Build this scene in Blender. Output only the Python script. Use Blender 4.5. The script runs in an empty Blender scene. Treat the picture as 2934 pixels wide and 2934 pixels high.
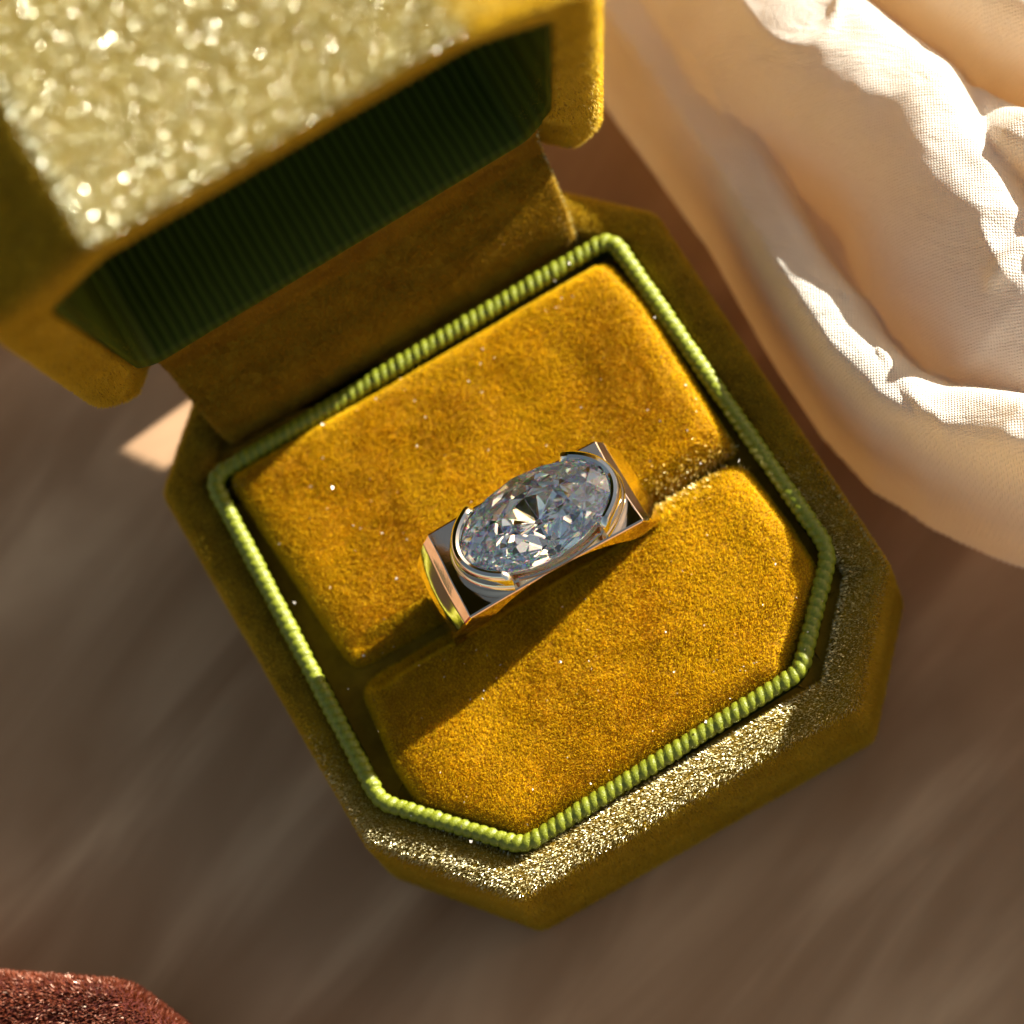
import bpy, bmesh, math, random
import numpy as np
from mathutils import Vector, Matrix, noise
R_ = math.radians
scene = bpy.context.scene
rng = np.random.default_rng(7)
random.seed(7)

# ------------------------------------------------------------------ camera (1 unit = 1 cm)
cam_d = bpy.data.cameras.new("camera"); cam = bpy.data.objects.new("camera", cam_d)
scene.collection.objects.link(cam); scene.camera = cam
CR = Matrix(((0.8589231, 0.5120968, 0.0028074), (-0.4817008, 0.8097774, -0.3349999), (-0.1738258, 0.2863868, 0.9422140)))
CP = Vector((0.20034, -13.50503, 38.35659))
cam.matrix_world = Matrix.Translation(CP) @ CR.to_4x4()
cam_d.sensor_width = 36; cam_d.lens = 159.83
cam_d.clip_start = 1; cam_d.clip_end = 500
cam_d.dof.use_dof = True
RING_TOP = Vector((0.2, -0.6, 1.05))
cam_d.dof.focus_distance = abs((RING_TOP - CP).dot(CR.col[2]))
cam_d.dof.aperture_fstop = 0.175
cam_d.dof.aperture_blades = 0

# ------------------------------------------------------------------ light
SUN_EL, SUN_AZ = R_(18), math.atan2(0.174, 0.984)
sdir = Vector((math.cos(SUN_EL) * math.cos(SUN_AZ), math.cos(SUN_EL) * math.sin(SUN_AZ), math.sin(SUN_EL)))
world = bpy.data.worlds.new("World"); scene.world = world; world.use_nodes = True
wn = world.node_tree.nodes; wl = world.node_tree.links; wn.clear()
sky = wn.new("ShaderNodeTexSky"); sky.sky_type = 'NISHITA'; sky.sun_disc = False
sky.sun_elevation = SUN_EL; sky.sun_rotation = math.pi / 2 - SUN_AZ
sky.dust_density = 2.0; sky.ozone_density = 1.0; sky.air_density = 1.0
bg = wn.new("ShaderNodeBackground"); bg.inputs[1].default_value = 0.056
wo = wn.new("ShaderNodeOutputWorld")
tint = wn.new("ShaderNodeMix"); tint.data_type = 'RGBA'; tint.blend_type = 'MULTIPLY'; tint.inputs[0].default_value = 1
tint.inputs[7].default_value = (.98, .80, .59, 1)      # brown surroundings and dusty air warm the skylight
wl.new(sky.outputs[0], tint.inputs[6]); wl.new(tint.outputs[2], bg.inputs[0]); wl.new(bg.outputs[0], wo.inputs[0])
sl = bpy.data.lights.new("sun", 'SUN'); sl.energy = 5.0; sl.angle = R_(0.5); sl.color = (1.0, 0.93, 0.80)
sun = bpy.data.objects.new("sun", sl); scene.collection.objects.link(sun)
sun.rotation_euler = sdir.to_track_quat('Z', 'Y').to_euler(); sun.location = sdir * 60

vs = scene.view_settings; vs.view_transform = 'Standard'; vs.look = 'None'; vs.gamma = 1; vs.exposure = 1.87
vs.use_curve_mapping = False
scene.cycles.max_bounces = 48; scene.cycles.transmission_bounces = 48; scene.cycles.glossy_bounces = 40
scene.cycles.diffuse_bounces = 5; scene.cycles.transparent_max_bounces = 8
scene.cycles.caustics_reflective = False; scene.cycles.caustics_refractive = False
scene.cycles.sample_clamp_indirect = 12; scene.cycles.sample_clamp_direct = 60
scene.cycles.use_denoising = True; scene.cycles.blur_glossy = 0.0

# ------------------------------------------------------------------ helpers
def link(o, parent=None):
    scene.collection.objects.link(o)
    if parent is not None: o.parent = parent
    return o
def mesh_obj(name, v, f, mat, parent=None, smooth=True):
    me = bpy.data.meshes.new(name); me.from_pydata([tuple(p) for p in v], [], f); me.update()
    if smooth: me.polygons.foreach_set("use_smooth", [True] * len(me.polygons))
    me.materials.append(mat)
    return link(bpy.data.objects.new(name, me), parent)
def thing(name, label, cat, loc=(0, 0, 0)):
    o = bpy.data.objects.new(name, None); o.location = loc; o.empty_display_size = .3
    link(o); o['label'] = label; o['category'] = cat
    return o
def tag(o, label=None, cat=None, kind=None):
    if label: o['label'] = label
    if cat: o['category'] = cat
    if kind: o['kind'] = kind
    return o
def fix_normals(o):
    bm = bmesh.new(); bm.from_mesh(o.data); bmesh.ops.recalc_face_normals(bm, faces=bm.faces); bm.to_mesh(o.data); bm.free()

def round_poly(pts, r, seg=6, step=0.0):
    """closed 2D polygon with rounded corners (ccw or cw), optional resampling of the straight runs"""
    out = []; n = len(pts)
    rr = r if isinstance(r, (list, tuple)) else [r] * n
    for i in range(n):
        a, b, c = (np.array(pts[(i + k) % n], float) for k in (-1, 0, 1))
        d1 = (a - b) / np.linalg.norm(a - b); d2 = (c - b) / np.linalg.norm(c - b)
        ang = math.acos(np.clip(d1 @ d2, -1, 1)); t = min(rr[i] / math.tan(ang / 2), .48 * np.linalg.norm(a - b), .48 * np.linalg.norm(c - b))
        p0, p1 = b + d1 * t, b + d2 * t
        for k in range(seg + 1):
            s = k / seg; out.append((1 - s) ** 2 * p0 + 2 * s * (1 - s) * b + s * s * p1)
    if step:
        res = []
        for i in range(len(out)):
            a, b = out[i], out[(i + 1) % len(out)]; L = np.linalg.norm(b - a); k = max(1, int(round(L / step)))
            for j in range(k):
                if L > 1e-6: res.append(a + (b - a) * j / k)
        out = res
    return np.array(out)
def inset(P, d):
    """move a dense closed outline inwards by d along averaged normals"""
    n = len(P); area = .5 * sum(P[i][0] * P[(i + 1) % n][1] - P[(i + 1) % n][0] * P[i][1] for i in range(n))
    s = 1 if area > 0 else -1
    A = np.roll(P, 1, 0); B = np.roll(P, -1, 0)
    e1 = P - A; e2 = B - P
    e1 /= np.linalg.norm(e1, axis=1)[:, None] + 1e-12; e2 /= np.linalg.norm(e2, axis=1)[:, None] + 1e-12
    n1 = np.stack([-e1[:, 1], e1[:, 0]], 1); n2 = np.stack([-e2[:, 1], e2[:, 0]], 1)
    m = n1 + n2; k = 2 / np.maximum((m ** 2).sum(1), .4)
    return P + s * m * k[:, None] * d
def loft(rings, cap0=False, cap1=False):
    n = len(rings[0]); v = np.concatenate(rings); f = []
    for j in range(len(rings) - 1):
        for i in range(n):
            k = (i + 1) % n
            f.append((j * n + i, j * n + k, (j + 1) * n + k, (j + 1) * n + i))
    v = [tuple(p) for p in v]
    if cap0: f.append(tuple(range(n))[::-1])
    if cap1: f.append(tuple((len(rings) - 1) * n + i for i in range(n)))
    return v, f
def z3(P, z): return np.column_stack([P, np.full(len(P), z) if np.isscalar(z) else z])

# ---- velvet pile: short blades standing on a mesh, one object of kind 'stuff'
def pile(src, mat, dens, length, width, lean=(0, 0, 0), jit=.35, keep=None, seed=1, name='velvet_pile', parent=None, face=None, nap=0):
    me = src.data; me.calc_loop_triangles()
    nv = len(me.vertices); co = np.empty(nv * 3); me.vertices.foreach_get('co', co); co = co.reshape(-1, 3)
    lt = np.empty(len(me.loop_triangles) * 3, int); me.loop_triangles.foreach_get('vertices', lt); lt = lt.reshape(-1, 3)
    a, b, c = co[lt[:, 0]], co[lt[:, 1]], co[lt[:, 2]]
    cr = np.cross(b - a, c - a); ar = np.linalg.norm(cr, axis=1) / 2
    nn = cr / (2 * ar[:, None] + 1e-12)
    g = np.random.default_rng(seed)
    if keep is not None:
        ar = ar * keep((a + b + c) / 3, nn)
    N = int(ar.sum() * dens); 
    if N < 1: return None
    t = g.choice(len(ar), N, p=ar / ar.sum())
    u, w = g.random(N), g.random(N); m = u + w > 1; u[m] = 1 - u[m]; w[m] = 1 - w[m]
    p = a[t] + (b - a)[t] * u[:, None] + (c - a)[t] * w[:, None]; n_ = nn[t]
    d = n_ + np.array(lean) + g.normal(0, jit, (N, 3))
    if nap:      # the nap is brushed this way and that in soft patches
        x_, y_, z_ = p.T; q_ = x_ * 2.1 + y_ * 1.3 + z_ * 1.7
        d[:, 0] += nap * (np.sin(q_ + 1.5 * np.sin(y_ * 2.7 + .6)) + .6 * np.sin(5.3 * x_ - 3.1 * y_ + 2 * np.sin(2.2 * x_ + 1.9 * y_)) + .35 * np.sin(11 * x_ + 9 * y_ + 2.5 * np.sin(4 * y_)))
        d[:, 1] += nap * (np.sin(1.9 * y_ - 2.4 * x_ + 2 + np.sin(x_ * 3.3)) + .6 * np.sin(4.3 * y_ + 4.9 * x_ + 1.5 * np.sin(3 * y_)) + .35 * np.sin(9 * y_ - 12 * x_ + 2 * np.sin(5 * x_)))

    bad = (d * n_).sum(1) < .15; d[bad] = n_[bad]
    d /= np.linalg.norm(d, axis=1)[:, None]
    fc = g.normal(0, 1, (N, 3)) if face is None else np.array(face[0]) + g.normal(0, face[1], (N, 3))
    s = np.cross(d, fc); s /= np.linalg.norm(s, axis=1)[:, None]
    L = length * (0.6 + .6 * g.random(N))[:, None]; W = width * (.6 + .8 * g.random(N))[:, None]
    v = np.empty((N, 3, 3)); p0 = p - n_ * .01
    v[:, 0] = p0 - s * W / 2; v[:, 1] = p0 + s * W / 2 ; v[:, 2] = p + d * L
    v[:, 2] += s * W * .2
    o_me = bpy.data.meshes.new(name); o_me.vertices.add(N * 3); o_me.vertices.foreach_set('co', v.ravel())
    o_me.loops.add(N * 3); o_me.loops.foreach_set('vertex_index', np.arange(N * 3, dtype=np.int32))
    o_me.polygons.add(N); o_me.polygons.foreach_set('loop_start', np.arange(0, N * 3, 3, dtype=np.int32))
    o_me.update(calc_edges=True); o_me.materials.append(mat)
    o = link(bpy.data.objects.new(name, o_me), src if parent is None else parent); o['kind'] = 'stuff'
    return o

# ------------------------------------------------------------------ materials
def new_mat(name):
    m = bpy.data.materials.new(name); m.use_nodes = True; n = m.node_tree.nodes; n.clear()
    out = n.new('ShaderNodeOutputMaterial'); return m, n, m.node_tree.links, out
def ramp(n, l, fac, stops):
    r = n.new('ShaderNodeValToRGB'); el = r.color_ramp.elements
    while len(el) < len(stops): el.new(.5)
    for e, (p, c) in zip(el, stops): e.position = p; e.color = (*c, 1)
    l.new(fac, r.inputs[0]); return r.outputs[0]
def noise_tex(n, l, scale, detail=3, rough=.6, coord='Object', stretch=None, dist=0):
    tc = n.new('ShaderNodeTexCoord'); t = n.new('ShaderNodeTexNoise'); src = tc.outputs[coord]
    if stretch:
        for key, val in (('Rotation', stretch[1]), ('Scale', stretch[0])):
            mp = n.new('ShaderNodeMapping'); mp.inputs[key].default_value = val; l.new(src, mp.inputs[0]); src = mp.outputs[0]
    l.new(src, t.inputs['Vector']); t.inputs['Scale'].default_value = scale; t.inputs['Detail'].default_value = detail
    t.inputs['Roughness'].default_value = rough; t.inputs['Distortion'].default_value = dist
    return t.outputs['Fac']
def velvet_ground(name, dark, light, sheen=(1, .8, .4), sh=.3):
    m, n, l, out = new_mat(name); b = n.new('ShaderNodeBsdfPrincipled')
    l.new(ramp(n, l, noise_tex(n, l, 4, 5), [(.3, dark), (.7, light)]), b.inputs['Base Color'])
    b.inputs['Roughness'].default_value = .9; b.inputs['Specular IOR Level'].default_value = .15
    b.inputs['Sheen Weight'].default_value = sh; b.inputs['Sheen Tint'].default_value = (*sheen, 1); b.inputs['Sheen Roughness'].default_value = .4
    bp = n.new('ShaderNodeBump'); bp.inputs['Strength'].default_value = .5; bp.inputs['Distance'].default_value = .02
    l.new(noise_tex(n, l, 30, 4), bp.inputs['Height']); l.new(bp.outputs[0], b.inputs['Normal'])
    l.new(b.outputs[0], out.inputs[0]); return m
def pile_mat(name, dark, light, trans, rough=(.25, .5), spec=.5, tw=.3, coat=0, clump=3.0, gcol=(.9, .85, .55)):
    m, n, l, out = new_mat(name); b = n.new('ShaderNodeBsdfPrincipled')
    g = n.new('ShaderNodeNewGeometry')
    mx = n.new('ShaderNodeMath'); mx.operation = 'MULTIPLY_ADD'; mx.inputs[1].default_value = .2
    l.new(g.outputs['Random Per Island'], mx.inputs[0])
    nz = noise_tex(n, l, clump, 5, .65); m2 = n.new('ShaderNodeMath'); m2.operation = 'MULTIPLY_ADD'; m2.inputs[1].default_value = 1.9; m2.inputs[2].default_value = -.6
    l.new(nz, m2.inputs[0]); l.new(m2.outputs[0], mx.inputs[2])
    col = ramp(n, l, mx.outputs[0], [(.1, dark), (.9, light)])
    l.new(col, b.inputs['Base Color'])
    mr = n.new('ShaderNodeMapRange'); mr.inputs[3].default_value = rough[0]; mr.inputs[4].default_value = rough[1]
    l.new(g.outputs['Random Per Island'], mr.inputs[0]); l.new(mr.outputs[0], b.inputs['Roughness'])
    b.inputs['Specular IOR Level'].default_value = spec
    t = n.new('ShaderNodeBsdfTranslucent'); t.inputs[0].default_value = (*trans, 1)
    mix = n.new('ShaderNodeMixShader'); mix.inputs[0].default_value = tw
    l.new(b.outputs[0], mix.inputs[1]); l.new(t.outputs[0], mix.inputs[2]); last = mix.outputs[0]
    if coat:
        gl = n.new('ShaderNodeBsdfGlossy'); gl.inputs['Color'].default_value = (*gcol, 1); l.new(mr.outputs[0], gl.inputs['Roughness'])
        m3 = n.new('ShaderNodeMixShader'); m3.inputs[0].default_value = coat; l.new(last, m3.inputs[1]); l.new(gl.outputs[0], m3.inputs[2]); last = m3.outputs[0]
    l.new(last, out.inputs[0]); return m
def plain(name, col, rough=.5, metal=0, spec=.5, **kw):
    m, n, l, out = new_mat(name); b = n.new('ShaderNodeBsdfPrincipled'); b.inputs['Base Color'].default_value = (*col, 1)
    b.inputs['Roughness'].default_value = rough; b.inputs['Metallic'].default_value = metal; b.inputs['Specular IOR Level'].default_value = spec
    for k, v in kw.items(): b.inputs[k.replace('_', ' ')].default_value = v
    l.new(b.outputs[0], out.inputs[0]); return m

M_shell = velvet_ground('shell_velvet', (.15, .088, .004), (.27, .165, .009), sheen=(1, .7, .15))
M_pad = velvet_ground('cushion_velvet', (.24, .115, .004), (.38, .20, .01), sh=.2)
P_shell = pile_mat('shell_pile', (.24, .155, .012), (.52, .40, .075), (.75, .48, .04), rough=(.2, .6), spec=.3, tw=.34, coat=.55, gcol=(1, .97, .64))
P_pad = pile_mat('cushion_pile', (.52, .34, .005), (.90, .655, .016), (.92, .63, .012), rough=(.4, .7), spec=.2, tw=.42, clump=2.0)
P_soft = pile_mat('soft_shell_pile', (.36, .235, .012), (.66, .485, .040), (.85, .60, .03), rough=(.4, .7), spec=.06, tw=.4, coat=.04, clump=2.0)
P_hinge_shaded = pile_mat('shaded_hinge_pile', (.13, .07, .004), (.40, .25, .012), (.6, .34, .012), rough=(.4, .7), spec=.2, tw=.35)  # same velvet made darker: the shadow on the panel is in its colour
P_slot = pile_mat('slot_fuzz', (.5, .32, .02), (.9, .66, .12), (.9, .6, .05), rough=(.15, .5), spec=.5, tw=.3, coat=.3, gcol=(1, .9, .55))
P_lid_lit = pile_mat('lit_lid_pile', (.42, .34, .06), (.80, .72, .24), (.7, .5, .08), rough=(.09, .42), spec=.4, tw=.25, coat=.5, gcol=(.97, 1, .74))  # paler, lit copy of the shell velvet: sunlight is put into its colour
P_red = pile_mat('burgundy_pile', (.05, .008, .004), (.20, .045, .018), (.34, .09, .03), rough=(.25, .6), spec=.3, tw=.2, coat=.08, gcol=(.8, .45, .3))
M_red = velvet_ground('burgundy_velvet', (.03, .005, .004), (.07, .013, .009), sheen=(1, .4, .3))

# cord: satin thread
m, n, l, out = new_mat('green_cord'); b = n.new('ShaderNodeBsdfPrincipled')
l.new(ramp(n, l, noise_tex(n, l, 40, 3), [(.3, (.12, .145, .006)), (.7, (.21, .24, .014))]), b.inputs['Base Color'])
b.inputs['Roughness'].default_value = .42; b.inputs['Specular IOR Level'].default_value = .45
bp = n.new('ShaderNodeBump'); bp.inputs['Strength'].default_value = .6; bp.inputs['Distance'].default_value = .01
l.new(noise_tex(n, l, 55, 4), bp.inputs['Height']); l.new(bp.outputs[0], b.inputs['Normal'])
l.new(b.outputs[0], out.inputs[0]); M_cord = m
M_well = plain('dark_green_satin', (.030, .034, .004), .8, 0, .1)
# ribbed satin lining of the lid
m, n, l, out = new_mat('ribbed_green_satin'); b = n.new('ShaderNodeBsdfPrincipled')
tc = n.new('ShaderNodeTexCoord'); wv = n.new('ShaderNodeTexWave'); wv.wave_type = 'BANDS'; wv.bands_direction = 'X'; wv.inputs['Scale'].default_value = 3.4
wv.inputs['Distortion'].default_value = 1.2
l.new(tc.outputs['Object'], wv.inputs[0])
l.new(ramp(n, l, wv.outputs['Fac'], [(.2, (.030, .043, .002)), (.9, (.045, .066, .004))]), b.inputs['Base Color'])
bp = n.new('ShaderNodeBump'); bp.inputs['Strength'].default_value = .35; bp.inputs['Distance'].default_value = .02
l.new(wv.outputs['Fac'], bp.inputs['Height']); l.new(bp.outputs[0], b.inputs['Normal']); b.inputs['Roughness'].default_value = .6; b.inputs['Specular IOR Level'].default_value = .12
l.new(b.outputs[0], out.inputs[0]); M_lining = m
# precious metal
def metal_mat(name, col, rough):
    m, n, l, out = new_mat(name); b = n.new('ShaderNodeBsdfPrincipled'); b.inputs['Metallic'].default_value = 1
    b.inputs['Base Color'].default_value = (*col, 1)
    mr = n.new('ShaderNodeMapRange'); mr.inputs[3].default_value = rough * .6; mr.inputs[4].default_value = rough * 1.7
    l.new(noise_tex(n, l, 18, 5), mr.inputs[0]); l.new(mr.outputs[0], b.inputs['Roughness'])
    bp = n.new('ShaderNodeBump'); bp.inputs['Strength'].default_value = .05; bp.inputs['Distance'].default_value = .01
    l.new(noise_tex(n, l, 9, 3), bp.inputs['Height']); l.new(bp.outputs[0], b.inputs['Normal'])
    l.new(b.outputs[0], out.inputs[0]); return m
M_gold = metal_mat('pale_rose_gold', (.86, .70, .56), .07)
M_reflector = metal_mat('reflector_gold', (.90, .84, .74), .25)
M_bez = metal_mat('white_gold', (.80, .78, .74), .08)
# diamond: three colour channels with slightly different refraction
m, n, l, out = new_mat('diamond'); prev = None
for ior, c in ((2.407, (1, 0, 0)), (2.417, (0, 1, 0)), (2.43, (0, 0, 1))):
    g = n.new('ShaderNodeBsdfGlass'); g.inputs['Color'].default_value = (*c, 1); g.inputs['IOR'].default_value = ior; g.inputs['Roughness'].default_value = 0
    if prev is None: prev = g.outputs[0]
    else:
        ad = n.new('ShaderNodeAddShader'); l.new(prev, ad.inputs[0]); l.new(g.outputs[0], ad.inputs[1]); prev = ad.outputs[0]
gw = n.new('ShaderNodeBsdfGlass'); gw.inputs['Color'].default_value = (.97, .985, 1, 1); gw.inputs['IOR'].default_value = 2.417; gw.inputs['Roughness'].default_value = 0
mx_ = n.new('ShaderNodeMixShader'); mx_.inputs[0].default_value = .06
l.new(gw.outputs[0], mx_.inputs[1]); l.new(prev, mx_.inputs[2]); l.new(mx_.outputs[0], out.inputs[0]); M_dia = m
# table cover
m, n, l, out = new_mat('table_linen'); b = n.new('ShaderNodeBsdfPrincipled')
f1 = noise_tex(n, l, .6, 3.5, .5, stretch=((.4, 1.6, 1), (0, 0, R_(-20))), dist=.5)
l.new(ramp(n, l, f1, [(.32, (.32, .17, .08)), (.5, (.42, .245, .13)), (.70, (.62, .39, .225))]), b.inputs['Base Color']); b.inputs['Roughness'].default_value = .8
bp = n.new('ShaderNodeBump'); bp.inputs['Strength'].default_value = .4; bp.inputs['Distance'].default_value = .08
l.new(f1, bp.inputs['Height']); l.new(bp.outputs[0], b.inputs['Normal']); l.new(b.outputs[0], out.inputs[0]); M_table = m
# ivory cloth
m, n, l, out = new_mat('ivory_cloth'); b = n.new('ShaderNodeBsdfPrincipled')
l.new(ramp(n, l, noise_tex(n, l, 1.5, 4), [(.3, (.78, .74, .66)), (.7, (.85, .83, .77))]), b.inputs['Base Color']); b.inputs['Roughness'].default_value = .55
b.inputs['Sheen Weight'].default_value = .3
tc = n.new('ShaderNodeTexCoord'); hs = []
for dr in ('X', 'Y'):
    mp = n.new('ShaderNodeMapping'); mp.inputs['Rotation'].default_value = (0, 0, R_(28)); l.new(tc.outputs['Object'], mp.inputs[0])
    wv = n.new('ShaderNodeTexWave'); wv.bands_direction = dr; wv.inputs['Scale'].default_value = 12.5; wv.inputs['Distortion'].default_value = 1.6; wv.inputs['Detail'].default_value = 2
    l.new(mp.outputs[0], wv.inputs[0]); hs.append(wv.outputs['Fac'])
mu = n.new('ShaderNodeMath'); mu.operation = 'MULTIPLY'; l.new(hs[0], mu.inputs[0]); l.new(hs[1], mu.inputs[1])
bp = n.new('ShaderNodeBump'); bp.inputs['Strength'].default_value = .7; bp.inputs['Distance'].default_value = .012
bp0 = n.new('ShaderNodeBump'); bp0.inputs['Strength'].default_value = .7; bp0.inputs['Distance'].default_value = .09
l.new(noise_tex(n, l, 1.5, 6, .62, stretch=((.7, 1.5, 1), (0, 0, R_(35))), dist=.7), bp0.inputs['Height']); l.new(bp0.outputs[0], bp.inputs['Normal'])
l.new(mu.outputs[0], bp.inputs['Height']); l.new(bp.outputs[0], b.inputs['Normal'])
t = n.new('ShaderNodeBsdfTranslucent'); t.inputs[0].default_value = (1.0, .80, .50, 1)
l.new(bp.outputs[0], t.inputs['Normal'])
mix = n.new('ShaderNodeMixShader'); mix.inputs[0].default_value = .38
l.new(b.outputs[0], mix.inputs[1]); l.new(t.outputs[0], mix.inputs[2]); l.new(mix.outputs[0], out.inputs[0]); M_cloth = m

# ------------------------------------------------------------------ table
TZ = -1.43
tv, tf = [], []
NX = 90
xs = np.linspace(-60, 60, NX)
xs = np.sign(xs) * (np.abs(xs) / 60) ** 2.2 * 60
for y in xs:
    for x in xs:
        z = TZ - .02 + .05 * noise.noise(Vector((x * .25 + y * .35, y * .12 - x * .1, 0))) if abs(x) > 3.2 or abs(y) > 3.6 else TZ - .01
        tv.append((x, y, z))
for j in range(NX - 1):
    for i in range(NX - 1): tf.append((j * NX + i, j * NX + i + 1, (j + 1) * NX + i + 1, (j + 1) * NX + i))
tag(mesh_obj('table_surface', tv, tf, M_table), kind='structure', label='taupe linen covered table surface in shade')

# ------------------------------------------------------------------ ring box
box = thing('ring_box', 'open octagonal mustard velvet ring box holding the diamond ring', 'ring box', (0, 0, TZ))
bpos = Vector((0, 0, -TZ))
def boxpart(o, parent=None):
    o.parent = parent or box
    if parent is None: o.location = bpos
    return o
outline = [(-2.52, -1.83), (-1.61, -2.98), (1.83, -3.04), (2.70, -2.07), (2.59, 1.93), (1.62, 2.95), (-1.6, 2.95), (-2.56, 2.05)]
OP = round_poly(outline, .16, 6, .12)
rings = []
for d, z in ((.10, TZ), (.03, TZ + .03), (0, TZ + .12), (0, TZ + .6), (0, -.35), (0, -.14), (.015, -.07), (.05, -.02), (.10, 0), (.2, .012), (.30, .0), (.345, -.03), (.37, -.10), (.37, -.30)):
    rings.append(z3(inset(OP, d), z))
v, f = loft(rings, cap0=True)
base = boxpart(mesh_obj('base', v, f, M_shell))
fix_normals(base)
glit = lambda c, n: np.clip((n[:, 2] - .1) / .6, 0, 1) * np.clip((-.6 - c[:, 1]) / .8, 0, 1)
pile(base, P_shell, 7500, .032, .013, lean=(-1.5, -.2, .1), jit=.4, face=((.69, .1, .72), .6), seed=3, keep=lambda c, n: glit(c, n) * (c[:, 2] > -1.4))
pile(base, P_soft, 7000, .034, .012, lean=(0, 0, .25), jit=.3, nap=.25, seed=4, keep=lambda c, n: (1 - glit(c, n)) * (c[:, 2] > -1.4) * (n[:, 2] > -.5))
v, f = loft([z3(inset(OP, .3), -.15), z3(inset(OP, .8), -.12)], cap1=True)
boxpart(mesh_obj('well_lining', v, f, M_shell))

# cord
cp = round_poly([(-2.11, 1.88), (-2.22, -1.58), (-1.32, -2.60), (1.54, -2.53), (2.32, -1.72), (2.13, 1.90)], [.17, .3, .28, .3, .4, .16], 8, .012)
seg = np.linalg.norm(np.roll(cp, -1, 0) - cp, axis=1); s = np.concatenate([[0], np.cumsum(seg)]); Ltot = s[-1]
PITCH = Ltot / round(Ltot / .086); nr = int(Ltot / PITCH) * 8
cl = np.column_stack([np.interp(np.linspace(0, Ltot, nr, endpoint=False), s, np.append(cp[:, k], cp[0, k])) for k in (0, 1)])
tg = np.roll(cl, -1, 0) - np.roll(cl, 1, 0); tg /= np.linalg.norm(tg, axis=1)[:, None]; nm = np.column_stack([tg[:, 1], -tg[:, 0]])
v = []; NS = 14
for i in range(nr):
    for k in range(NS):
        a = 2 * math.pi * k / NS
        ph = (i / 8 + .28 * math.cos(a)) % 1.0
        jj = .5 + .5 * math.sin(i * .37) * .2
        r = .080 * (.79 + .23 * math.sqrt(max(0, math.sin(math.pi * ph)))) * (1 + .035 * math.sin((i // 8) * 2.3) + .03 * math.sin((i // 8) * .71))
        zc = .045 + .012 * math.sin(i * .011) 
        v.append((cl[i, 0] + nm[i, 0] * r * math.cos(a), cl[i, 1] + nm[i, 1] * r * math.cos(a), zc + r * math.sin(a)))
f = [(i * NS + k, i * NS + (k + 1) % NS, ((i + 1) % nr) * NS + (k + 1) % NS, ((i + 1) % nr) * NS + k) for i in range(nr) for k in range(NS)]
cord = boxpart(mesh_obj('cord_trim', v, f, M_cord)); fix_normals(cord)
# narrow flange the cord is sewn on
v, f = loft([z3(inset(cp[::6], -.05), -.12), z3(inset(cp[::6], -.02), -.02), z3(inset(cp[::6], .05), -.04), z3(inset(cp[::6], .09), -.2)])
boxpart(mesh_obj('cord_flange', v, f, M_well))

# cushions
def cushion(poly, radii, top, lowedge, seed, lab):
    P = round_poly(poly, radii, 8, .06); c = P.mean(0); rings = []
    for d, z in ((.03, -.28), (0, -.12), (0, -.02), (.02, top - .085), (.055, top - .04), (.11, top - .012), (.19, top)):
        Q = inset(P, min(d, .045)); Q = Q + (c - Q) * max(0, d - .045) / 1.2; Z = np.full(len(Q), z)
        if lowedge is not None:
            w = np.exp(-((P[:, 1] - lowedge[0]) / .12) ** 2) * np.where(P[:, 0] > .9, .35, 1); Z = Z - w * lowedge[1] * (d < .12)
            Q = Q.copy(); Q[:, 1] += w * lowedge[2] * min(d / .1, 1)
        rings.append(z3(Q, Z))
    last = inset(P, .045); last = last + (c - last) * .145 / 1.2
    for t in (.1, .2, .3, .4, .5, .6, .7, .8, .9, .98):
        Q = last + (c - last) * t
        k_ = min(1, t / .25); z = np.array([top + k_ * (.022 * noise.noise(Vector((q[0] * .9, q[1] * .9, seed))) + .010 * noise.noise(Vector((q[0] * 2.6, q[1] * 2.6, seed + 4)))) for q in Q]); rings.append(z3(Q, z))
    v, f = loft(rings, cap1=True)
    o = boxpart(mesh_obj('cushion', v, f, M_pad)); fix_normals(o); o['label'] = lab
    return o
backc = cushion([(-1.97, 1.80), (-1.84, -.36), (2.08, -.45), (2.09, 1.2), (1.98, 1.74)], [.10, .16, .08, .25, .15], .125, (-.42, .09, .035), 1, 'golden velvet cushion half behind the ring')
frontc = cushion([(-1.86, -.50), (-1.95, -1.35), (-1.93, -1.80), (-1.32, -2.51), (1.40, -2.46), (2.13, -1.86), (2.13, -1.3), (2.06, -.53)], [.22, .3, .2, .2, .2, .3, .3, .25], .115, (-.5, .11, -.045), 5, 'golden velvet cushion half in front of the ring')
for i, o in enumerate((backc, frontc)):
    pile(o, P_pad, 15000, .032, .0085, lean=(.25, -.25, .3) if i == 0 else (.1, .3, .3), jit=.24, nap=.30, seed=11 + i, keep=lambda c, n: np.where(c[:, 2] > -.2, 1., 0.))

    pile(o, P_slot, 5000, .06, .02, lean=(-.6, 0, .1), jit=.6, seed=17 + i, keep=lambda c, n: np.exp(-((c[:, 1] + .47) / .13) ** 2) * (c[:, 0] > 1.0) * (c[:, 2] > -.05), name='slot_fuzz')
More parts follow.
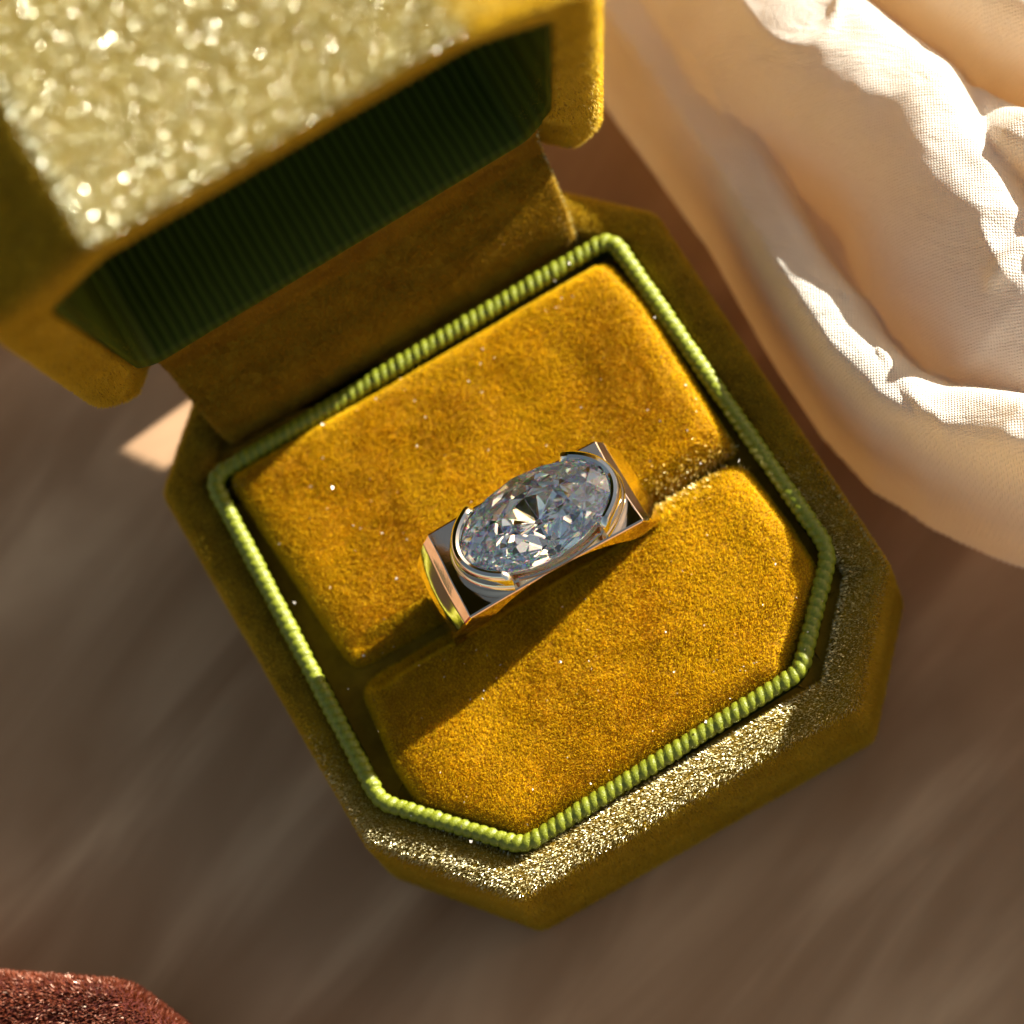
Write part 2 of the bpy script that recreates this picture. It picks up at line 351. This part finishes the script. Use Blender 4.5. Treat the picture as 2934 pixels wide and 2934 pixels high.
# hinge panel: from behind the cord up to the lid
TH = R_(78.708); LO = np.array([0, 2.602, .398]); LV = np.array([0, -math.cos(TH), math.sin(TH)]); LW = np.array([0, math.sin(TH), math.cos(TH)]); LX = np.array([1., 0, 0])
def LP(u, vv, w): return LO + u * LX + vv * LV + w * LW
pr = []
NU = 26
prof = [(0, np.array([0, 2.10, -.2])), (.15, np.array([0, 2.11, .05])), (.35, np.array([0, 2.20, .35])), (.55, np.array([0, 2.36, .62])), (.7, LP(0, .55, .10)), (.85, LP(0, .90, .12)), (.93, LP(0, 1.30, .09)), (1, LP(0, 1.68, .03))]
def panel_pt(t, s, back):
    ts = [p[0] for p in prof]; y = np.interp(t, ts, [p[1][1] for p in prof]); z = np.interp(t, ts, [p[1][2] for p in prof])
    hw = 1.80 + .13 * min(1, t / .7); x = -.0 + s * hw + .03
    bulge = .05 * math.sin(math.pi * t) * (1 - s ** 4) - .03 * math.exp(-((t - .55) / .05) ** 2)
    y += -bulge + back * .13; z += (-.0) * back
    return (x, y, z)
v = []; f = []; NT = 30
ss = [math.sin(math.pi / 2 * k) for k in np.linspace(-1, 1, NU)]
for side in (0, 1):
    for j in range(NT + 1):
        for s_ in ss: v.append(panel_pt(j / NT, s_, side))
q = (NT + 1) * NU
for j in range(NT):
    for i in range(NU - 1):
        a = j * NU + i; f.append((a, a + 1, a + NU + 1, a + NU)); f.append((q + a, q + a + NU, q + a + NU + 1, q + a + 1))
    a = j * NU; f.append((a, a + NU, q + a + NU, q + a)); a = j * NU + NU - 1; f.append((a, q + a, q + a + NU, a + NU))
for i in range(NU - 1):
    f.append((i, q + i, q + i + 1, i + 1)); a = NT * NU + i; f.append((a, a + 1, q + a + 1, q + a))
hinge = boxpart(mesh_obj('hinge_panel', v, f, M_shell)); fix_normals(hinge)
pile(hinge, P_hinge_shaded, 9000, .032, .010, lean=(0, -.1, -.3), jit=.3, nap=.25, seed=21)
pile(hinge, P_lid_lit, 6000, .04, .014, lean=(0, 0, .6), jit=.6, seed=22, keep=lambda c, n: np.clip((n[:, 0] - .6) / .2, 0, 1), name='lit_edge_fuzz')  # pale pile paints the sunlit look of the panel's right edge

# lid
lid_out = [(-2.60, 1.12), (-2.17, .72), (1.90, .36), (2.56, .53), (2.89, 5.36), (1.71, 6.17), (-1.72, 6.47), (-2.73, 5.75)]
lid_out = [(-2.60, 1.12), (-1.15, -.72), (1.24, -.76), (2.58, .58), (2.89, 5.36), (1.73, 6.22), (-1.66, 6.45), (-2.73, 5.75)]  # hidden hinge-side wall extended downwards to block sun passing under the lid
lid_in = [(-2.06, 1.95), (-1.9, 1.72), (1.84, 1.80), (2.14, 2.28), (2.36, 5.05), (1.67, 5.78), (-1.6, 5.98), (-2.2, 5.35)]
def resamp(P, n):
    s = np.concatenate([[0], np.cumsum(np.linalg.norm(np.roll(P, -1, 0) - P, axis=1))]); t = np.linspace(0, s[-1], n, endpoint=False)
    return np.column_stack([np.interp(t, s, np.append(P[:, k], P[0, k])) for k in (0, 1)])
def per_edge(poly, r, n):
    """rounded outline with n points per polygon edge, so two outlines of equal corner count loft cleanly"""
    out = []; m = len(poly); Pn = [np.array(p, float) for p in poly]
    for i in range(m):
        a, b, c = Pn[i - 1], Pn[i], Pn[(i + 1) % m]
        d1 = (a - b) / np.linalg.norm(a - b); d2 = (c - b) / np.linalg.norm(c - b)
        rr = min(r, .45 * np.linalg.norm(a - b), .45 * np.linalg.norm(c - b)); p0, p1 = b + d1 * rr, b + d2 * rr
        for k in range(7):
            s_ = k / 6; out.append((1 - s_) ** 2 * p0 + 2 * s_ * (1 - s_) * b + s_ * s_ * p1)
        a2, b2 = Pn[i], Pn[(i + 1) % m]; c2 = Pn[(i + 2) % m]
        rr2 = min(r, .45 * np.linalg.norm(a2 - b2), .45 * np.linalg.norm(c2 - b2)); e = b2 + (a2 - b2) / np.linalg.norm(a2 - b2) * rr2
        for k in range(1, n): out.append(p1 + (e - p1) * k / n)
    return np.array(out)
LOo = per_edge(lid_out, .16, 12); LIi = per_edge(lid_in, .1, 12)
HL = 2.25
def recess(p, w):     # the hinge side of the rim sits back behind the hinge panel
    return w + (.36 * (1 - max(w, 0) / 1.2) * max(0, min(1, (1.95 - p[1]) / .25)) * max(0, min(1, (2.25 - abs(p[0])) / .3)) if w < 1.2 else 0)
def l3(P, w): return np.array([LP(p[0], p[1], recess(p, w)) for p in P])
mixp = lambda t: LOo + (LIi - LOo) * t
rings = [l3(inset(LOo, .12), HL + .0), l3(inset(LOo, .04), HL - .03), l3(LOo, HL - .15), l3(LOo, HL * .75), l3(LOo, HL * .5), l3(LOo, HL * .25), l3(LOo, .16), l3(inset(LOo, .015), .07), l3(inset(LOo, .06), .015), l3(inset(LOo, .12), 0), l3(mixp(.55), -.012), l3(mixp(.86), .0), l3(mixp(.97), .04), l3(LIi, .10), l3(LIi, .2)]
v, f = loft(rings, cap0=True)
lid = boxpart(mesh_obj('lid', v, f, M_shell)); fix_normals(lid)
lid['label'] = 'raised mustard velvet lid with sparkling upper side'
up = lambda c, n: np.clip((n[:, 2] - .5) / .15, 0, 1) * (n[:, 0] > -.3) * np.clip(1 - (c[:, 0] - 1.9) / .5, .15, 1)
pile(lid, P_lid_lit, 10500, .030, .012, lean=(-1.6, -.2, .1), jit=.42, face=((.69, .1, .72), .6), seed=31, keep=up)
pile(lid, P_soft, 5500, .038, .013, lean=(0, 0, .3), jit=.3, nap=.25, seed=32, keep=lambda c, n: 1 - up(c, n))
recess = lambda p, w: w
# lid lining: short green satin skirt, then ribbed inside wall and ceiling
def low(P): Q = P.copy(); Q[:, 1] -= np.where(Q[:, 1] < 2.1, .13, 0); return Q
rings = [l3(low(LIi), .0), l3(inset(LIi, .0), -.01), l3(inset(LIi, .03), .05), l3(inset(LIi, .035), .5), l3(inset(LIi, .05), 1.2), l3(inset(LIi, .08), HL - .3), l3(inset(LIi, .2), HL - .2)]
v, f = loft(rings, cap1=True)
ln = mesh_obj('lid_lining', v, f, M_lining); ln.parent = lid

# ------------------------------------------------------------------ ring
RX, RY, RZ = .10, -.46, .03          # centre of the finger hole
ring = thing('ring', 'wide rose gold ring with a half bezel set oval diamond', 'ring', (RX, RY, RZ))
ring.rotation_euler = (R_(-1.5), R_(4.5), 0)
# band: outer profile radius by angle (0 = +x, 90 = up), squarish shoulders under a flat table
BP = [(1.05, 0.0), (1.06, .28), (1.04, .56), (.93, .83), (.865, .925), (.5, .95), (0.0, .965)]
BPA = [math.atan2(z, x) for x, z in BP]
def outer_r(a):
    c, s_ = math.cos(a), math.sin(a)
    if s_ <= 0: return 1.05
    th_ = math.atan2(s_, abs(c))
    for k in range(len(BP) - 1):
        if th_ <= BPA[k + 1] + 1e-9:
            (x0, z0), (x1, z1) = BP[k], BP[k + 1]; cc, ss_ = math.cos(th_), math.sin(th_)
            den = cc * (z1 - z0) - ss_ * (x1 - x0)
            return (x0 * (z1 - z0) - z0 * (x1 - x0)) / den
    return .955
def half_w(a):
    s_ = math.sin(a); t = max(0, min(1, (s_ - .05) / .70)); t = t * t * (3 - 2 * t)
    return .27 + .172 * t
DX0 = .055
v = []; NA = 220; f = []
secs = []
ANG = sorted([2 * math.pi * i / NA for i in range(NA - 12)] + [f_(t) for t in (BPA[2] , BPA[3], BPA[4]) for f_ in (lambda t: t + .004, lambda t: math.pi - t - .004, lambda t: t - .004, lambda t: math.pi - t + .004)])
for i in range(NA):
    a = ANG[i]; ro = outer_r(a); hw = half_w(a); ri = .93
    c, s_ = math.cos(a), math.sin(a); e = .022
    tw_ = max(0, min(1, (s_ - .55) / .3)); crown = -.05 * tw_ + .018 * (1 - tw_)
    pts = [(ro + crown * (1 - (yy / (hw - e)) ** 2), yy) for yy in np.linspace(-hw + e, hw - e, 9)] + [(ro - e * .4, hw - e * .3), (ro - e, hw), (ri + e, hw), (ri, hw - e), (ri, -hw + e), (ri + e, -hw), (ro - e, -hw), (ro - e * .4, -hw + e * .3)]
    wl_ = max(0, min(1, (s_ - .3) / .4)) * max(0, min(1, -c / .4))
    secs.append([(r * c + wl_ * .10 * max(0, y + .05), y, r * s_) for r, y in pts])
K = len(secs[0])
for s_ in secs: v += s_
f = [(i * K + k, i * K + (k + 1) % K, ((i + 1) % NA) * K + (k + 1) % K, ((i + 1) % NA) * K + k) for i in range(NA) for k in range(K)]
# ring plateau must not close the finger hole: inner radius stays round below the flat top
band = mesh_obj('band', v, f, M_gold, ring, smooth=False); fix_normals(band)
cv = [(DX0 + .66 * math.cos(t), .375 * math.sin(t), z) for z in (.6, 1.5) for t in np.linspace(0, 2 * math.pi, 64, endpoint=False)]
cf = [(i, (i + 1) % 64, 64 + (i + 1) % 64, 64 + i) for i in range(64)] + [tuple(range(64))[::-1], tuple(range(64, 128))]
cut = mesh_obj('cutter', cv, cf, M_gold, ring, smooth=False); fix_normals(cut)
bo = band.modifiers.new('hole', 'BOOLEAN'); bo.operation = 'DIFFERENCE'; bo.object = cut; bo.solver = 'EXACT'
bpy.context.view_layer.update()
nm_ = bpy.data.meshes.new_from_object(band.evaluated_get(bpy.context.evaluated_depsgraph_get()))
band.modifiers.clear(); band.data = nm_; bpy.data.objects.remove(cut)
bv = band.modifiers.new('soft', 'BEVEL'); bv.width = .008; bv.segments = 2; bv.angle_limit = R_(22)
band.data.polygons.foreach_set("use_smooth", [True] * len(band.data.polygons))
try: band.data.set_sharp_from_angle(angle=R_(16))
except Exception: pass

DX, DZ = .055, 1.13         # diamond centre (x) and girdle height above the ring centre
DA, DB = .725, .435         # girdle half axes
def swept(profile, a0, a1, n, A, B, name, mat, parent, cx=DX, cz=DZ, taper=0, closed=False):
    """profile: list of (offset outward, z); swept round an ellipse between two angles"""
    v = []; f = []; K = len(profile)
    for i in range(n + (0 if closed else 1)):
        t = i / n; a = a0 + (a1 - a0) * t
        p = np.array([A * math.cos(a), B * math.sin(a)]); nn = np.array([math.cos(a) / A, math.sin(a) / B]); nn /= np.linalg.norm(nn)
        k_ = 1
        if taper: k_ = min(1, (min(t, 1 - t) / taper) ** .5 * 1.0) if taper else 1
        for o_, z in profile:
            zz = z
            if taper and z > -.05: zz = -.05 + (z + .05) * (.35 + .65 * k_)
            v.append((cx + p[0] + nn[0] * o_, p[1] + nn[1] * o_, cz + zz))
    m = n if closed else n
    for i in range(m):
        j = (i + 1) % n if closed else i + 1
        for k in range(K): f.append((i * K + k, i * K + (k + 1) % K, j * K + (k + 1) % K, j * K + k))
    if not closed: f.append(tuple(range(K))); f.append(tuple(n * K + k for k in range(K))[::-1])
    o = mesh_obj(name, v, f, mat, parent); fix_normals(o)
    try: o.data.set_sharp_from_angle(angle=R_(35))
    except Exception: pass
    return o
bez_prof = [(-.02, .045), (-.005, .075), (.02, .088), (.05, .082), (.068, .06), (.075, .02), (.078, -.08), (.095, -.10), (.102, -.13), (.095, -.16), (.085, -.24), (.02, -.24), (.0, -.05), (-.01, .0)]
span = R_(54)
for c0, lab in ((0, 'half bezel collar round the right end of the diamond'), (math.pi, 'half bezel collar round the left end of the diamond')):
    o = swept(bez_prof, c0 - span, c0 + span, 60, DA, DB, 'bezel', M_bez, ring, taper=.07); o['label'] = lab
# gallery rails along the open long sides
for c0 in (R_(270),):
    pr_ = [(.03 + .022 * math.cos(t), -.06 + .022 * math.sin(t)) for t in np.linspace(0, 2 * math.pi, 8, endpoint=False)]
    swept(pr_, c0 - R_(32), c0 + R_(32), 30, DA, DB, 'gallery_rail', M_gold, ring)
pr_ = [(.06 + .03 * math.cos(t), -.2 + .03 * math.sin(t)) for t in np.linspace(0, 2 * math.pi, 10, endpoint=False)]
swept(pr_, 0, 2 * math.pi, 90, DA * .99, DB * .80, 'lower_gallery', M_gold, ring, closed=True)

# bright basket added under the stone to reflect light back up through it
bv_, bf_ = [], []; NB = 32
for r_, z_ in ((.985, -.05), (.90, -.16), (.72, -.30), (.52, -.43), (.30, -.57), (.05, -.62)):
    for k in range(NB): bv_.append((DX + DA * r_ * math.cos(2 * math.pi * k / NB), DB * r_ * math.sin(2 * math.pi * k / NB), DZ + z_))
bf_ = [(j * NB + k, j * NB + (k + 1) % NB, (j + 1) * NB + (k + 1) % NB, (j + 1) * NB + k) for j in range(5) for k in range(NB)] + [tuple(5 * NB + k for k in range(NB))]
mesh_obj('reflector_cup', bv_, bf_, M_reflector, ring, smooth=False)
# diamond: 57 facets and culet
def dia_point(a, r, z): return (DX + DA * r * math.cos(a), DB * r * math.sin(a), DZ + z)
PR1, PZ1, PR2, PZ2, PZ3 = .74, -.17, .50, -.275, -.52
bm = bmesh.new(); ND = 8
def dring(r, z, off): return [bm.verts.new(dia_point(2 * math.pi * (k + off) / ND, r, z)) for k in range(ND)]
T = dring(.47, .165, .5); S = dring(.73, .108, 0)
gz = .012
G = [bm.verts.new(dia_point(math.pi * k / ND, 1.0 if k % 2 == 0 else .985, gz)) for k in range(2 * ND)]
G2 = [bm.verts.new(dia_point(math.pi * k / ND, 1.0 if k % 2 == 0 else .985, -gz)) for k in range(2 * ND)]
P1 = dring(PR1, PZ1, .5); P2 = dring(PR2, PZ2, 0); Cq = dring(.05, PZ3, .5)
bm.faces.new(T)
for k in range(ND):
    kn = (k + 1) % ND; kp = (k - 1) % ND; g0, g1, g2 = 2 * k, 2 * k + 1, (2 * k + 2) % (2 * ND)
    for fc in ((T[kp], S[k], T[k]), (T[k], S[k], G[g1]), (T[k], G[g1], S[kn]), (S[k], G[g0], G[g1]), (S[kn], G[g1], G[g2]),
               (G[g0], G2[g0], G2[g1], G[g1]), (G[g1], G2[g1], G2[g2], G[g2]),
               (G2[g0], P1[k], G2[g1]), (G2[g1], P1[k], G2[g2]),
               (G2[g0], P1[kp], P2[k]), (G2[g0], P2[k], P1[k]), (P1[k], P2[k], P2[kn]),
               (P2[k], Cq[kp], Cq[k]), (P2[k], Cq[k], P2[kn])):
        bm.faces.new(fc)
bm.faces.new(Cq[::-1])
bmesh.ops.recalc_face_normals(bm, faces=bm.faces)
me = bpy.data.meshes.new('diamond'); bm.to_mesh(me); bm.free(); me.materials.append(M_dia)
dia = link(bpy.data.objects.new('diamond', me), ring); dia.matrix_local = Matrix.Translation((DX, 0, DZ)) @ Matrix.Rotation(R_(-5), 4, 'X') @ Matrix.Rotation(R_(-3), 4, 'Y') @ Matrix.Translation((-DX, 0, -DZ)); dia['label'] = 'oval old cut diamond with small open culet'

# ------------------------------------------------------------------ ivory cloth heap on the right
ridges = [  # crest polyline (x, y, z), width left, width right
    ([(3.0, 6.5, 2.0), (3.1, 4.6, 1.9), (3.2, 4.15, .1), (3.32, 2.8, -.1), (3.34, 1.9, .10), (3.28, .9, .28), (3.27, .40, .40), (3.28, -.25, .47), (3.40, -.85, .50), (3.62, -1.3, .60), (4.15, -1.98, .95), (5.2, -3.05, 1.35), (6.4, -5.2, 1.7), (9.3, -8.5, 1.9)], .40, .62),  # ends out of view are raised to keep the sun off the table
    ([(4.1, 7.0, .1), (4.35, 4.2, .5), (4.65, 2.7, .78), (5.02, 1.35, .88), (4.98, .1, .86), (4.98, -.6, .74), (5.5, -1.6, .62), (7, -3.2, 1.0), (10, -5, 1.2)], 1.2, .62),
    ([(5.3, 6.0, .3), (5.6, 3.2, .75), (6.05, 1.9, .9), (6.6, .9, 1.0), (8, -.6, 1.1), (11, -2.6, 1.1)], .55, .6),
    ([(5.35, .95, .5), (5.55, .45, .98), (5.95, -.1, 1.12), (6.7, -.9, 1.2), (9, -2.6, 1.2)], .42, .5),
    ([(4.25, .05, .0), (4.4, -.45, .30), (4.72, -.95, .52), (5.2, -1.55, .66), (6.0, -2.3, .8)], .40, .32),
    ([(4.8, -.6, .84), (5.1, -.5, .90), (5.6, -.75, .92), (6.2, -1.4, .95)], .22, .22),
    ([(6.9, 4.5, .4), (7.4, 2.6, .8), (8.4, 1.0, 1.0), (10, 0, 1.0)], .8, .9),
]
gx = np.arange(2.45, 10.5, .035); gy = np.arange(-8.2, 6.0, .045)
X, Y = np.meshgrid(gx, gy); H = np.full(X.shape, TZ - .05)
wob = np.array([[noise.noise(Vector((x * .9, y * .9, 3.3))) for x in gx] for y in gy])
wob2 = np.array([[noise.noise(Vector((x * 3.2 + y * .8, y * 2.2, 7.7))) for x in gx] for y in gy])
wob3 = np.array([[noise.noise(Vector((x * 1.1 - 4, y * 1.5, 9.1))) for x in gx] for y in gy])
wob4 = np.array([[noise.noise(Vector((x * 4.5 + y * 3, y * 3.5 - x * 2.5, 2.2))) for x in gx] for y in gy])
for pl, wl_, wr_ in ridges:
    pl = np.array(pl); best = np.full(X.shape, 1e9); sd = np.zeros(X.shape); zc = np.zeros(X.shape)
    for a, b in zip(pl[:-1], pl[1:]):
        d = b[:2] - a[:2]; L2 = d @ d; t = np.clip(((X - a[0]) * d[0] + (Y - a[1]) * d[1]) / L2, 0, 1)
        px, py = a[0] + t * d[0], a[1] + t * d[1]; dist = np.hypot(X - px, Y - py)
        side = (X - px) * -d[1] + (Y - py) * d[0]     # >0: left of travel (travel runs towards the front, so this is +x)
        m = dist < best; best = np.where(m, dist, best); sd = np.where(m, side, sd); zc = np.where(m, a[2] + t * (b[2] - a[2]), zc)
    w = np.where(sd > 0, wr_, wl_) * (1 + .22 * wob)
    zc = zc + .09 * wob3
    s_ = np.clip(best / w, 0, 1); h = np.where(sd > 0, (1 - s_ ** 5) ** .8, (1 - s_ ** 2) ** .8)
    floor = TZ if pl[0][0] < 3.1 else -.5
    hh = np.where(s_ < 1, floor + (zc - floor) * h, TZ - .05)
    if pl[0][0] > 3.1: hh = np.where(s_ < 1, hh, TZ - .05)
    H = np.maximum(H, hh)
# the floor of the valleys between the folds: the sheet never drops to the table inside the heap
inside = np.clip((X - 3.3 - np.where(Y < -1, (-1 - Y) * .62, 0)) / .5, 0, 1)
H = np.maximum(H, (TZ - .05) * (1 - inside) + inside * (-.55 + .15 * wob))
# soften creases a little
for _ in range(2):
    Hp = np.pad(H, 1, mode='edge'); H = .5 * H + .125 * (Hp[:-2, 1:-1] + Hp[2:, 1:-1] + Hp[1:-1, :-2] + Hp[1:-1, 2:])
wob5 = np.array([[1 - 2 * abs(noise.noise(Vector((x * 1.15 + .6 * y + .5 * math.sin(y * 1.7), y * .9 - x * .5, 5.5)))) for x in gx] for y in gy])
H += np.where((H > TZ + .3) & (X > 3.6), .055 * wob5 ** 3, 0)
H += np.where(H > TZ + .3, .014 * wob2 + .008 * (1 - 2 * np.abs(wob4)) , 0)
ny, nx = X.shape
v = np.column_stack([X.ravel(), Y.ravel(), H.ravel()])
idx = np.arange(ny * nx).reshape(ny, nx)
q = np.stack([idx[:-1, :-1], idx[:-1, 1:], idx[1:, 1:], idx[1:, :-1]], -1).reshape(-1, 4)
q = q[(v[q][:, :, 2].max(1) > TZ - .04)]
cl_o = mesh_obj('cloth', v.tolist(), q.tolist(), M_cloth)
tag(cl_o, 'crumpled ivory cloth with sunlit folds beside the ring box', 'cloth')

# ------------------------------------------------------------------ burgundy velvet box in the corner
rb = thing('velvet_box', 'dark burgundy velvet box corner at the lower left', 'box', (-7, -3.5, TZ))
poly = [(-6.9, -.35), (-4.98, -1.70), (-4.55, -2.75), (-5.6, -5.3), (-6.7, -5.8), (-9.0, -4.6), (-9.5, -3.4), (-8.2, -.8)]
RP = round_poly([(x + 7, y + 3.5) for x, y in poly], .5, 8, .12)
rings = [z3(inset(RP, d), z - TZ) for d, z in ((.05, TZ), (0, TZ + .1), (0, -.9), (0, -.35), (.03, -.2), (.09, -.08), (.18, 0), (.34, .04), (.55, .05))]
v, f = loft(rings, cap0=True, cap1=True)
rbody = mesh_obj('body', v, f, M_red, rb); fix_normals(rbody)
pile(rbody, P_red, 3600, .05, .02, lean=(-.8, -.1, .1), jit=.42, face=((.69, .1, .72), .55),  seed=41, keep=lambda c, n: np.where(n[:, 2] > -.5, 1., 0.))

# ------------------------------------------------------------------ dust
M_dust = plain('dust_fleck', (.8, .75, .68), .2, 0, 1.0)
dv, df = [], []
def speck(x, y, z, r):
    k = len(dv); g = rng.normal(0, 1, (4, 3)); g /= np.linalg.norm(g, axis=1)[:, None]
    for p in g: dv.append((x + p[0] * r, y + p[1] * r, z + p[2] * r * .6))
    df.extend([(k, k + 1, k + 2), (k, k + 2, k + 3), (k, k + 3, k + 1), (k + 1, k + 3, k + 2)])
for _ in range(170):
    x, y = rng.uniform(-2.1, 2.1), rng.uniform(-2.6, 1.9); speck(x, y, .165 + rng.uniform(0, .03), rng.uniform(.006, .012) if _ < 130 else rng.uniform(.013, .021))
do = mesh_obj('dust', dv, df, M_dust, smooth=False); tag(do, 'tiny pale dust flecks caught in the velvet', 'dust', 'stuff')
